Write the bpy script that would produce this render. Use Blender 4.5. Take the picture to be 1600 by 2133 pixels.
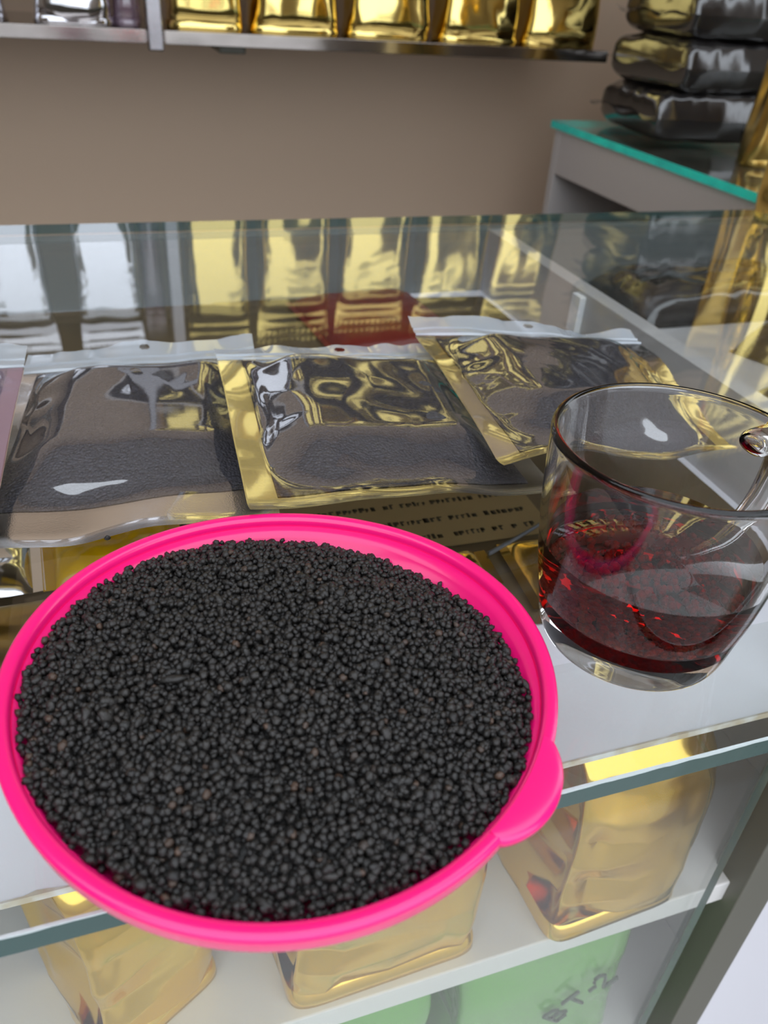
import bpy, bmesh, math, random
import numpy as np
from mathutils import Vector, Matrix, noise

for o in list(bpy.data.objects):
    bpy.data.objects.remove(o, do_unlink=True)
scene = bpy.context.scene
col = scene.collection

# ------------------------------------------------------------------ camera
ZT = 0.95                      # height of the counter's glass surface above the floor
CAM_H = 0.20                   # camera above the glass
YAW, PITCH, ROLL, FPX = 0.36438, 0.58911, 0.07492, 1691.45

def cam_axes():
    cy, sy, cp, sp = math.cos(YAW), math.sin(YAW), math.cos(PITCH), math.sin(PITCH)
    f = Vector((sy * cp, cy * cp, -sp)); r = Vector((cy, -sy, 0)); u = r.cross(f)
    cr, sr = math.cos(ROLL), math.sin(ROLL)
    return r * cr + u * sr, u * cr - r * sr, f
_r, _u, _f = cam_axes()
cd = bpy.data.cameras.new('camera')
cam = bpy.data.objects.new('camera', cd)
col.objects.link(cam)
m = Matrix.Identity(4)
for i in range(3):
    m[i][0], m[i][1], m[i][2] = _r[i], _u[i], -_f[i]
m.translation = Vector((0, 0, ZT + CAM_H))
cam.matrix_world = m
cd.sensor_fit = 'HORIZONTAL'; cd.sensor_width = 36.0; cd.lens = 36.0 * FPX / 1600.0
cd.clip_start = 0.005
cd.dof.use_dof = True; cd.dof.focus_distance = 0.30; cd.dof.aperture_fstop = 20
scene.camera = cam

# ------------------------------------------------------------------ sky and exposure
world = bpy.data.worlds.new('overcast_sky'); scene.world = world
world.use_nodes = True
bg = world.node_tree.nodes['Background']
bg.inputs[0].default_value = (0.86, 0.92, 1.0, 1); bg.inputs[1].default_value = 2.45
scene.view_settings.view_transform = 'Standard'
scene.view_settings.look = 'None'
scene.view_settings.gamma = 1.0
scene.view_settings.use_curve_mapping = False
scene.view_settings.exposure = 0.10
cy_ = scene.cycles
cy_.use_denoising = True
cy_.max_bounces = 16; cy_.transmission_bounces = 16; cy_.transparent_max_bounces = 32
cy_.glossy_bounces = 6; cy_.diffuse_bounces = 4
cy_.sample_clamp_indirect = 6.0

# ------------------------------------------------------------------ materials
def new_mat(name):
    mt = bpy.data.materials.new(name); mt.use_nodes = True
    nt = mt.node_tree; nt.nodes.clear()
    out = nt.nodes.new('ShaderNodeOutputMaterial')
    return mt, nt, out

def N(nt, t, **kw):
    n = nt.nodes.new(t)
    for k, v in kw.items(): setattr(n, k, v)
    return n

def add_bump(nt, scale, strength, dist, detail=3, coord='Object', kind='noise', stretch=None):
    tc = N(nt, 'ShaderNodeTexCoord')
    src = tc.outputs[coord]
    if stretch:
        mp = N(nt, 'ShaderNodeMapping'); mp.inputs['Scale'].default_value = stretch
        nt.links.new(src, mp.inputs[0]); src = mp.outputs[0]
    if kind == 'noise':
        t = N(nt, 'ShaderNodeTexNoise'); t.inputs['Scale'].default_value = scale; t.inputs['Detail'].default_value = detail
        h = t.outputs[0]
    else:
        t = N(nt, 'ShaderNodeTexVoronoi'); t.inputs['Scale'].default_value = scale
        h = t.outputs['Distance']
    nt.links.new(src, t.inputs['Vector'])
    b = N(nt, 'ShaderNodeBump'); b.inputs['Strength'].default_value = strength; b.inputs['Distance'].default_value = dist
    nt.links.new(h, b.inputs['Height'])
    return b, h

def principled(name, color, rough=0.5, metal=0.0, bump=None, var=None, spec=None, coat=0.0, coat_rough=0.05):
    mt, nt, out = new_mat(name)
    p = N(nt, 'ShaderNodeBsdfPrincipled')
    p.inputs['Base Color'].default_value = (*color, 1); p.inputs['Roughness'].default_value = rough
    p.inputs['Metallic'].default_value = metal
    if spec is not None: p.inputs['Specular IOR Level'].default_value = spec
    p.inputs['Coat Weight'].default_value = coat; p.inputs['Coat Roughness'].default_value = coat_rough
    if bump:
        b, h = add_bump(nt, *bump[:3], **(bump[3] if len(bump) > 3 else {}))
        nt.links.new(b.outputs[0], p.inputs['Normal'])
    if var:   # (scale, second colour)
        tc = N(nt, 'ShaderNodeTexCoord'); t = N(nt, 'ShaderNodeTexNoise'); t.inputs['Scale'].default_value = var[0]; t.inputs['Detail'].default_value = 4
        nt.links.new(tc.outputs['Object'], t.inputs['Vector'])
        rp = N(nt, 'ShaderNodeValToRGB'); rp.color_ramp.elements[0].position = 0.4; rp.color_ramp.elements[1].position = 0.62
        rp.color_ramp.elements[0].color = (*color, 1); rp.color_ramp.elements[1].color = (*var[1], 1)
        nt.links.new(t.outputs[0], rp.inputs[0]); nt.links.new(rp.outputs[0], p.inputs['Base Color'])
    nt.links.new(p.outputs[0], out.inputs[0])
    return mt

def clear_sheet(name, tint, f0=0.04, rough=0.0, milky=0.0, milk_col=(0.8, 0.85, 0.9), bump=None):
    """thin clear sheet: see-through with a Fresnel reflection, optionally milky"""
    mt, nt, out = new_mat(name)
    lw = N(nt, 'ShaderNodeLayerWeight'); lw.inputs['Blend'].default_value = 0.5
    pw = N(nt, 'ShaderNodeMath', operation='POWER'); pw.inputs[1].default_value = 5.0
    ml = N(nt, 'ShaderNodeMath', operation='MULTIPLY_ADD'); ml.inputs[1].default_value = 1 - f0; ml.inputs[2].default_value = f0
    nt.links.new(lw.outputs['Facing'], pw.inputs[0]); nt.links.new(pw.outputs[0], ml.inputs[0])
    tr = N(nt, 'ShaderNodeBsdfTransparent'); tr.inputs[0].default_value = (*tint, 1)
    gl = N(nt, 'ShaderNodeBsdfGlossy'); gl.inputs['Roughness'].default_value = rough; gl.inputs[0].default_value = (1, 1, 1, 1)
    body = tr.outputs[0]
    if milky:
        df = N(nt, 'ShaderNodeBsdfDiffuse'); df.inputs[0].default_value = (*milk_col, 1)
        mm = N(nt, 'ShaderNodeMixShader'); mm.inputs[0].default_value = milky
        nt.links.new(tr.outputs[0], mm.inputs[1]); nt.links.new(df.outputs[0], mm.inputs[2]); body = mm.outputs[0]
    if bump:
        b, h = add_bump(nt, *bump[:3], **(bump[3] if len(bump) > 3 else {}))
        nt.links.new(b.outputs[0], gl.inputs['Normal']); nt.links.new(b.outputs[0], lw.inputs['Normal'])
    mx = N(nt, 'ShaderNodeMixShader')
    nt.links.new(ml.outputs[0], mx.inputs[0]); nt.links.new(body, mx.inputs[1]); nt.links.new(gl.outputs[0], mx.inputs[2])
    nt.links.new(mx.outputs[0], out.inputs[0])
    return mt

def glass_solid(name, color, ior, vol=None):
    mt, nt, out = new_mat(name)
    p = N(nt, 'ShaderNodeBsdfPrincipled')
    p.inputs['Base Color'].default_value = (*color, 1); p.inputs['Roughness'].default_value = 0.0
    p.inputs['Transmission Weight'].default_value = 1.0; p.inputs['IOR'].default_value = ior
    nt.links.new(p.outputs[0], out.inputs[0])
    if vol:
        v = N(nt, 'ShaderNodeVolumeAbsorption'); v.inputs[0].default_value = (*vol[0], 1); v.inputs[1].default_value = vol[1]
        nt.links.new(v.outputs[0], out.inputs['Volume'])
    return mt

M = {}
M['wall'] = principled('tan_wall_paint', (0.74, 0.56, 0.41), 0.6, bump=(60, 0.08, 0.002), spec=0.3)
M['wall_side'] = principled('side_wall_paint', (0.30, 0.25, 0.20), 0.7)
M['ceiling'] = principled('ceiling_board', (0.72, 0.70, 0.68), 0.8)
M['floor'] = principled('floor_tile', (0.42, 0.40, 0.39), 0.35, var=(2.0, (0.38, 0.36, 0.35)))
M['pavement'] = principled('pavement', (0.29, 0.275, 0.26), 0.8, var=(3.0, (0.25, 0.24, 0.23)))
M['laminate'] = principled('white_laminate', (0.62, 0.60, 0.58), 0.35, bump=(300, 0.05, 0.0005))
M['front_white'] = principled('white_board_front', (0.60, 0.59, 0.63), 0.4)
M['laminate_worn'] = principled('white_shelf_board', (0.88, 0.87, 0.95), 0.45, bump=(900, 0.15, 0.0003))
M['board_edge'] = principled('chipped_board_edge', (0.55, 0.45, 0.33), 0.8, var=(90.0, (0.72, 0.70, 0.68)))
M['fascia'] = principled('grey_white_board', (0.50, 0.46, 0.44), 0.5)
M['inner_board'] = principled('shaded_white_laminate', (0.48, 0.47, 0.47), 0.4)  # white laminate, the shade inside the counter put into its colour
M['dim_board'] = principled('shaded_white_back_board', (0.20, 0.22, 0.22), 0.5)  # white back panel, its shade under the glass put into the dark colour
M['profile'] = principled('olive_grey_profile', (0.13, 0.125, 0.10), 0.45, 0.3)
M['kraft'] = principled('brown_liner_paper', (0.115, 0.082, 0.042), 0.55, var=(9.0, (0.085, 0.062, 0.034)))
M['kraft_light'] = principled('printed_kraft_paper', (0.27, 0.19, 0.085), 0.5)
M['ink'] = principled('dark_ink', (0.02, 0.018, 0.014), 0.6)
M['marker'] = principled('marker_ink', (0.035, 0.06, 0.035), 0.5)
M['slab'] = clear_sheet('counter_glass', (0.975, 0.985, 0.980), 0.04, 0.0)
M['pane'] = clear_sheet('front_pane_glass', (0.97, 0.985, 0.975), 0.045, 0.0, milky=0.012, milk_col=(0.75, 0.75, 0.72))
M['slab_edge'] = principled('glass_edge', (0.045, 0.085, 0.080), 0.14, 0.0, bump=(220, 0.25, 0.0006), coat=0.3)
M['slab_arris'] = principled('ground_glass_arris', (0.50, 0.56, 0.56), 0.4, bump=(900, 0.5, 0.0004))
M['teal_edge'] = principled('teal_glass_edge', (0.0, 0.95, 0.78), 0.2, 0.0, coat=0.5, var=(14.0, (0.0, 0.66, 0.58)))  # teal glass, the glow of its edge put into the bright base colour
M['pink'] = principled('hot_pink_plastic', (0.92, 0.007, 0.18), 0.26, 0.0, coat=0.25, coat_rough=0.12, bump=(800, 0.02, 0.0002))
M['mug'] = glass_solid('clear_mug_glass', (1, 1, 1), 1.47)
TEA_VOL = ((0.95, 0.30, 0.0), 215.0)
M['tea'] = glass_solid('black_tea', (1, 1, 1), 1.34, TEA_VOL)
M['wet'] = glass_solid('glass_against_tea', (1, 1, 1), 1.47 / 1.34)
mt, nt, out = new_mat('tea_against_glass')
tb = N(nt, 'ShaderNodeBsdfTransparent'); nt.links.new(tb.outputs[0], out.inputs[0])
vv = N(nt, 'ShaderNodeVolumeAbsorption'); vv.inputs[0].default_value = (*TEA_VOL[0], 1); vv.inputs[1].default_value = TEA_VOL[1]; nt.links.new(vv.outputs[0], out.inputs['Volume'])
M['tea_side'] = mt
M['gold'] = principled('gold_foil', (0.93, 0.72, 0.24), 0.11, 1.0, bump=(16, 0.10, 0.004))
M['gold_soft'] = principled('satin_gold_foil', (0.88, 0.58, 0.13), 0.13, 1.0, bump=(22, 0.06, 0.003))
M['gold_dull'] = principled('bronze_gold_foil', (0.50, 0.34, 0.10), 0.28, 1.0, bump=(20, 0.15, 0.004))
M['silver'] = principled('silver_foil', (0.78, 0.78, 0.82), 0.10, 1.0, bump=(14, 0.10, 0.004))
M['seal'] = principled('silver_pouch_back', (0.80, 0.79, 0.76), 0.16, 1.0, bump=(1500, 0.25, 0.0003))
M['black_pack'] = principled('black_film_pack', (0.022, 0.020, 0.020), 0.16, 0.0, spec=0.9, coat=1.0, coat_rough=0.08, bump=(18, 0.25, 0.006))
M['purple_film'] = clear_sheet('purple_tinted_film', (0.62, 0.45, 0.58), 0.10, 0.06, milky=0.25, milk_col=(0.55, 0.42, 0.52))
M['yellow'] = principled('yellow_plastic_pack', (0.80, 0.47, 0.0), 0.25, coat=0.4)
M['red'] = principled('red_plastic_pack', (0.17, 0.014, 0.010), 0.3)
M['green'] = principled('green_plastic_bag', (0.13, 0.33, 0.07), 0.22, coat=0.5, bump=(12, 0.2, 0.006))
M['film'] = clear_sheet('clear_pouch_film', (0.93, 0.93, 0.95), 0.17, 0.04)
M['flap'] = clear_sheet('milky_pouch_flap', (0.88, 0.92, 0.97), 0.10, 0.10, milky=0.42, milk_col=(0.70, 0.78, 0.86))
M['metal'] = principled('brushed_metal', (0.27, 0.26, 0.27), 0.18, 1.0, bump=(40, 0.1, 0.002))
M['shelf_metal'] = principled('mirror_trim', (0.30, 0.27, 0.25), 0.10, 1.0, bump=(6, 0.15, 0.006))
M['wire'] = principled('grey_cord', (0.10, 0.11, 0.13), 0.5)
M['white_plastic'] = principled('white_plastic', (0.85, 0.87, 0.92), 0.35)

def tea_material(name, c0, c1, c2, rough=0.50):
    mt, nt, out = new_mat(name)
    p = N(nt, 'ShaderNodeBsdfPrincipled'); p.inputs['Roughness'].default_value = rough; p.inputs['Specular IOR Level'].default_value = 0.55
    at = N(nt, 'ShaderNodeAttribute', attribute_name='grain')
    rp = N(nt, 'ShaderNodeValToRGB'); e = rp.color_ramp.elements
    e[0].color = (*c0, 1); e[1].color = (*c2, 1); e[0].position = 0.0; e[1].position = 1.0
    k = e.new(0.975); k.color = (*c1, 1)
    nt.links.new(at.outputs['Fac'], rp.inputs[0]); nt.links.new(rp.outputs[0], p.inputs['Base Color'])
    b, h = add_bump(nt, 2200, 0.7, 0.00035, detail=2)
    nt.links.new(b.outputs[0], p.inputs['Normal']); nt.links.new(p.outputs[0], out.inputs[0])
    return mt
M['tea_grain'] = tea_material('dry_tea_granules', (0.0055, 0.0046, 0.0040), (0.0185, 0.0155, 0.0132), (0.065, 0.036, 0.022))
M['wet_grain'] = tea_material('wet_tea_leaves', (0.09, 0.03, 0.01), (0.22, 0.09, 0.03), (0.30, 0.14, 0.05))

def fill_material():
    mt, nt, out = new_mat('packed_tea')
    p = N(nt, 'ShaderNodeBsdfPrincipled'); p.inputs['Roughness'].default_value = 0.55
    tc = N(nt, 'ShaderNodeTexCoord'); v = N(nt, 'ShaderNodeTexVoronoi'); v.inputs['Scale'].default_value = 760
    nt.links.new(tc.outputs['Object'], v.inputs['Vector'])
    rp = N(nt, 'ShaderNodeValToRGB'); e = rp.color_ramp.elements
    e[0].color = (0.034, 0.034, 0.040, 1); e[1].color = (0.070, 0.070, 0.082, 1)
    nt.links.new(v.outputs['Color'], rp.inputs[0]); nt.links.new(rp.outputs[0], p.inputs['Base Color'])
    b = N(nt, 'ShaderNodeBump'); b.inputs['Strength'].default_value = 0.85; b.inputs['Distance'].default_value = 0.0010; b.invert = True
    nt.links.new(v.outputs['Distance'], b.inputs['Height']); nt.links.new(b.outputs[0], p.inputs['Normal'])
    nt.links.new(p.outputs[0], out.inputs[0])
    return mt
M['fill'] = fill_material()

# ------------------------------------------------------------------ builders
def tag(o, label=None, cat=None, group=None, kind=None):
    if label: o['label'] = label
    if cat: o['category'] = cat
    if group: o['group'] = group
    if kind: o['kind'] = kind
    return o

def thing(name, loc, label, cat, group=None, rz=0.0):
    o = bpy.data.objects.new(name, None); col.objects.link(o)
    o.empty_display_size = 0.02
    o.location = (loc[0], loc[1], loc[2] + ZT); o.rotation_euler = (0, 0, rz)
    o['_o'] = list(loc)
    return tag(o, label, cat, group)

def mk(name, V, F, mat, parent=None, origin=None, smooth=True, local=False, mats=None, fmat=None):
    """mesh from counter coordinates (z = 0 on the glass); parent given: child of that thing"""
    V = np.asarray(V, dtype=np.float64)
    if parent is not None:
        if not local: V = V - np.array(list(parent['_o']))
        loc = (0, 0, 0)
    else:
        if origin is None:
            origin = (float(V[:, 0].mean()), float(V[:, 1].mean()), float(V[:, 2].min()))
        V = V - np.array(origin); loc = (origin[0], origin[1], origin[2] + ZT)
    me = bpy.data.meshes.new(name)
    me.from_pydata([tuple(v) for v in V], [], [tuple(f) for f in F])
    for mt in (mats or [mat]): me.materials.append(mt)
    if fmat is not None:
        for pl, k in zip(me.polygons, fmat): pl.material_index = k
    if smooth: me.polygons.foreach_set('use_smooth', [True] * len(me.polygons))
    me.update()
    o = bpy.data.objects.new(name, me); col.objects.link(o)
    o.location = loc
    if parent is not None: o.parent = parent
    o['_o'] = list(parent['_o']) if parent is not None else list(origin)
    return o

def box_vf(x0, x1, y0, y1, z0, z1):
    V = [(x0, y0, z0), (x1, y0, z0), (x1, y1, z0), (x0, y1, z0), (x0, y0, z1), (x1, y0, z1), (x1, y1, z1), (x0, y1, z1)]
    F = [(0, 3, 2, 1), (4, 5, 6, 7), (0, 1, 5, 4), (1, 2, 6, 5), (2, 3, 7, 6), (3, 0, 4, 7)]
    return V, F

def box(name, b, mat, parent=None, bevel=0.0, mats=None, fmat=None):
    V, F = box_vf(*b)
    o = mk(name, V, F, mat, parent, smooth=False, mats=mats, fmat=fmat)
    if bevel:
        md = o.modifiers.new('bevel', 'BEVEL'); md.width = bevel; md.segments = 2; md.limit_method = 'ANGLE'
    return o

def lathe(profile, seg=96, rmod=None, closed_axis=True):
    """profile [(r, z)] -> verts, faces about the z axis; r == 0 makes a pole"""
    V, F, rows = [], [], []
    for r, z in profile:
        if r < 1e-7:
            rows.append([len(V)]); V.append((0, 0, z))
        else:
            row = []
            for k in range(seg):
                a = 2 * math.pi * k / seg
                s = rmod(a, z) if rmod else 1.0
                row.append(len(V)); V.append((r * s * math.cos(a), r * s * math.sin(a), z))
            rows.append(row)
    for a, b in zip(rows[:-1], rows[1:]):
        for k in range(seg):
            k2 = (k + 1) % seg
            if len(a) == 1 and len(b) == 1: continue
            if len(a) == 1: F.append((a[0], b[k2], b[k]))
            elif len(b) == 1: F.append((a[k], a[k2], b[0]))
            else: F.append((a[k], a[k2], b[k2], b[k]))
    return np.array(V), F

def tube(path, rad, seg=10, flat=1.0):
    """tube along a polyline; rad float or list"""
    P = [Vector(q) for q in path]; V, F = [], []
    n = len(P)
    up = Vector((0, 0, 1))
    for i, q in enumerate(P):
        t = (P[min(i + 1, n - 1)] - P[max(i - 1, 0)]).normalized()
        a = t.cross(up)
        a = Vector((1, 0, 0)) if a.length < 1e-4 else a.normalized()
        b = a.cross(t)
        r = rad[i] if isinstance(rad, (list, tuple)) else rad
        for k in range(seg):
            w = 2 * math.pi * k / seg
            V.append(q + a * r * flat * math.cos(w) + b * r * math.sin(w))
    for i in range(n - 1):
        for k in range(seg):
            k2 = (k + 1) % seg
            F.append((i * seg + k, i * seg + k2, (i + 1) * seg + k2, (i + 1) * seg + k))
    F.append(tuple(range(seg))[::-1]); F.append(tuple((n - 1) * seg + k for k in range(seg)))
    return [tuple(v) for v in V], F

def fb(x, y, z, oct_=3):
    return noise.fractal(Vector((x, y, z)), 1.0, 2.0, oct_)

def ridge(x, y, z):
    return 1.0 - 2.0 * abs(noise.noise(Vector((x, y, z))))

# ------------------------------------------------------------------ the room
def quad_struct(name, V, mat):
    o = mk(name, V, [(0, 1, 2, 3)], mat, smooth=False); tag(o, kind='structure'); return o
FZ = -ZT
XL, XR, YB, YF, ZC = -2.0, 1.50, 1.62, -0.30, 1.50
def wallbox(name, b, mat):
    o = box(name, b, mat); tag(o, kind='structure'); return o
wallbox('floor', (XL - .1, XR + .1, YF, YB + .1, FZ - .1, FZ), M['floor'])
wallbox('pavement', (-14, 14, -16, YF, FZ - .14, FZ - .04), M['pavement'])
wallbox('wall_back', (XL, XR, YB, YB + .1, FZ, ZC), M['wall'])
wallbox('light_block_left', (XL - .1, -0.95, YF - .1, YF, FZ, ZC), M['wall_side'])  # unseen pier added to narrow the daylight from the front
wallbox('light_block_right', (0.80, XR + .1, YF - .1, YF, FZ, ZC), M['wall_side'])  # unseen pier added to keep front light off the right side
wallbox('light_block_side', (XR, XR + .1, YF, 0.20, FZ, ZC), M['wall_side'])  # unseen segment added to narrow the light opening on the right
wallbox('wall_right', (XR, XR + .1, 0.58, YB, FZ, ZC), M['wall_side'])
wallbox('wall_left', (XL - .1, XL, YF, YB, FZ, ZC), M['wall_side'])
wallbox('ceiling', (XL - .1, XR + .1, 0.45, YB + .1, ZC, ZC + .1), M['ceiling'])

# ------------------------------------------------------------------ display counter
GX0, GX1, GY0, GY1 = -0.62, 1.02, 0.1255, 0.765
GT = 0.008
CF = 0.182                    # plane of the cabinet front
USZ, LSZ, BSZ = -0.070, -0.226, -0.43
ctr = thing('display_counter', (0.2, 0.45, FZ), 'white display counter with shelves of foil bags under its glass top', 'counter')
upsh = box('upper_shelf', (-0.60, 0.372, CF, 0.745, USZ - .003, USZ), M['laminate_worn'], ctr)
box('lower_shelf', (-0.60, 0.372, CF + .003, 0.745, LSZ - .0185, LSZ), M['laminate'], ctr, .001)
box('bottom_shelf', (-0.60, 0.372, CF + .003, 0.745, BSZ - .018, BSZ), M['laminate'], ctr, .001)
box('back_panel', (-0.62, 1.02, 0.745, 0.760, FZ, -.0082), M['dim_board'], ctr)
box('partition_panel', (0.372, 0.387, CF, 0.745, FZ, -.0082), M['inner_board'], ctr)
box('side_panel', (-0.62, -0.60, CF, 0.745, FZ, -.0082), M['laminate'], ctr)
box('end_panel', (1.002, 1.02, CF, 0.745, FZ, -.0082), M['laminate'], ctr)
box('front_post', (0.3015, 0.3285, CF - .006, CF + .016, FZ, -.0082), M['profile'], ctr, .0008)
box('front_board', (0.3285, 1.0, CF - .004, CF + .012, FZ, -.0082), M['front_white'], ctr, .001)
box('plinth', (-0.60, 0.30, CF + .03, CF + .045, FZ, BSZ - .018), M['laminate'], ctr)
box('display_shelf', (0.387, 1.002, CF + .012, 0.745, USZ - .003, USZ), M['inner_board'], ctr)
box('shelf_bracket', (0.366, 0.372, 0.552, 0.566, -.042, -.0105), M['white_plastic'], ctr, .001)
# chipped strip of raw board along the front of the upper shelf
rng = random.Random(3)
V, F = [], []
xs = np.linspace(-0.60, 0.372, 240)
for i, x in enumerate(xs):
    d = 0.0005 + 0.0016 * max(0.0, fb(x * 40, 1.3, 0, 3) - 0.15) * 2
    V += [(x, CF - .0003, USZ + .0002), (x, CF + d, USZ + .0002), (x, CF - .0003, USZ - .0031), (x, CF - .0002, USZ - .0031)]
for i in range(len(xs) - 1):
    a = i * 4; b = a + 4
    F += [(a, b, b + 1, a + 1), (a + 2, b + 2, b, a)]
mk('chipped_edge', V, F, M['board_edge'], upsh, smooth=False)
# front glass, a pane that stops short of the post
box('front_glass', (-0.60, 0.278, CF - .005, CF - .001, BSZ - .05, -.0085), M['pane'], ctr, mats=[M['pane'], M['slab_edge']], fmat=[0, 0, 0, 1, 0, 1])

def glass_slab(name, b, label, edge, cat='glass top'):
    x0, x1, y0, y1, z0, z1 = b; a = 0.0007
    o = thing(name, ((x0 + x1) / 2, (y0 + y1) / 2, z0), label, cat)
    V, F = box_vf(x0, x1, y0, y1, z0, z1)
    sheet_ = mk('glass_sheet', [V[i] for i in range(8)], F, M['slab'], o, smooth=False, mats=[M['slab'], edge], fmat=[0, 0, 1, 1, 1, 1])
    return o, sheet_
gt, gsheet = glass_slab('glass_countertop', (GX0, GX1, GY0, GY1, -GT, 0), 'large clear glass sheet topping the display counter', M['slab_edge'])
# ground, slightly chipped arris along the front top edge
V, F = [], []
xs = np.linspace(GX0, GX1, 700)
for i, x in enumerate(xs):
    c = 0.0006 + 0.0005 * fb(x * 130, 7.7, 0, 2)
    V += [(x, GY0 - .0002, .0002), (x, GY0 + .0006, .00025), (x, GY0 - .0002, -abs(c))]
for i in range(len(xs) - 1):
    a = i * 3; b = a + 3
    F += [(a, b, b + 1, a + 1), (a + 2, b + 2, b, a)]
mk('ground_edge', V, F, M['slab_arris'], gsheet, smooth=False)

# ------------------------------------------------------------------ the return counter at the back right
ret = thing('return_counter', (1.1, 1.09, FZ), 'white side cabinet standing behind the display counter below dark packs', 'cabinet')
RX = 0.783
box('fascia', (RX + .0005, RX + .016, 0.8482, 1.3418, -.082, -.0114), M['fascia'], ret, .001)
box('end_panel', (RX, 1.40, 1.342, 1.36, FZ, -.0114), M['fascia'], ret, .001)
box('end_panel', (RX, 1.40, 0.83, 0.848, FZ, -.0114), M['fascia'], ret, .001)
box('back_panel', (1.385, 1.40, 0.848, 1.342, FZ, -.0114), M['fascia'], ret)
box('shelf', (RX + .03, 1.385, 0.848, 1.342, -.40, -.385), M['laminate'], ret)
box('deck', (RX + .016, 1.385, 0.848, 1.342, -.032, -.0135), M['profile'], ret)
glass_slab('cabinet_glass', (RX - .006, 1.41, 0.82, 1.368, -.0112, 0), 'glass sheet on the side cabinet, teal edge with its glow painted in', M['teal_edge'])

# ------------------------------------------------------------------ wall shelf
ws = thing('wall_shelf', (0.35, 1.47, 0.088), 'mirror-edged wall shelf carrying gold and silver foil bags', 'shelf')
box('shelf_board', (-1.0, 0.849, 1.352, 1.62, 0.094, 0.1065), M['shelf_metal'], ws)
box('front_trim', (-1.0, 0.106, 1.344, 1.352, 0.0915, 0.1085), M['shelf_metal'], ws, .0008)
box('front_trim', (0.131, 0.849, 1.344, 1.352, 0.0915, 0.1085), M['shelf_metal'], ws, .0008)
box('upright', (0.108, 0.129, 1.340, 1.360, 0.083, 0.62), M['metal'], ws, .002)
box('bracket', (0.215, 0.255, 1.40, 1.62, 0.078, 0.094), M['profile'], ws, .002)
us = thing('upper_wall_shelf', (0.35, 1.47, 0.395), 'higher wall shelf above the foil bags', 'shelf')
box('shelf_board', (-1.0, 0.849, 1.352, 1.62, 0.395, 0.407), M['shelf_metal'], us)

# ------------------------------------------------------------------ foil bags
def interp(t, pts):
    for (a, va), (b, vb) in zip(pts[:-1], pts[1:]):
        if t <= b:
            k = (t - a) / (b - a); k = k * k * (3 - 2 * k)
            return va + (vb - va) * k
    return pts[-1][1]

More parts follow.
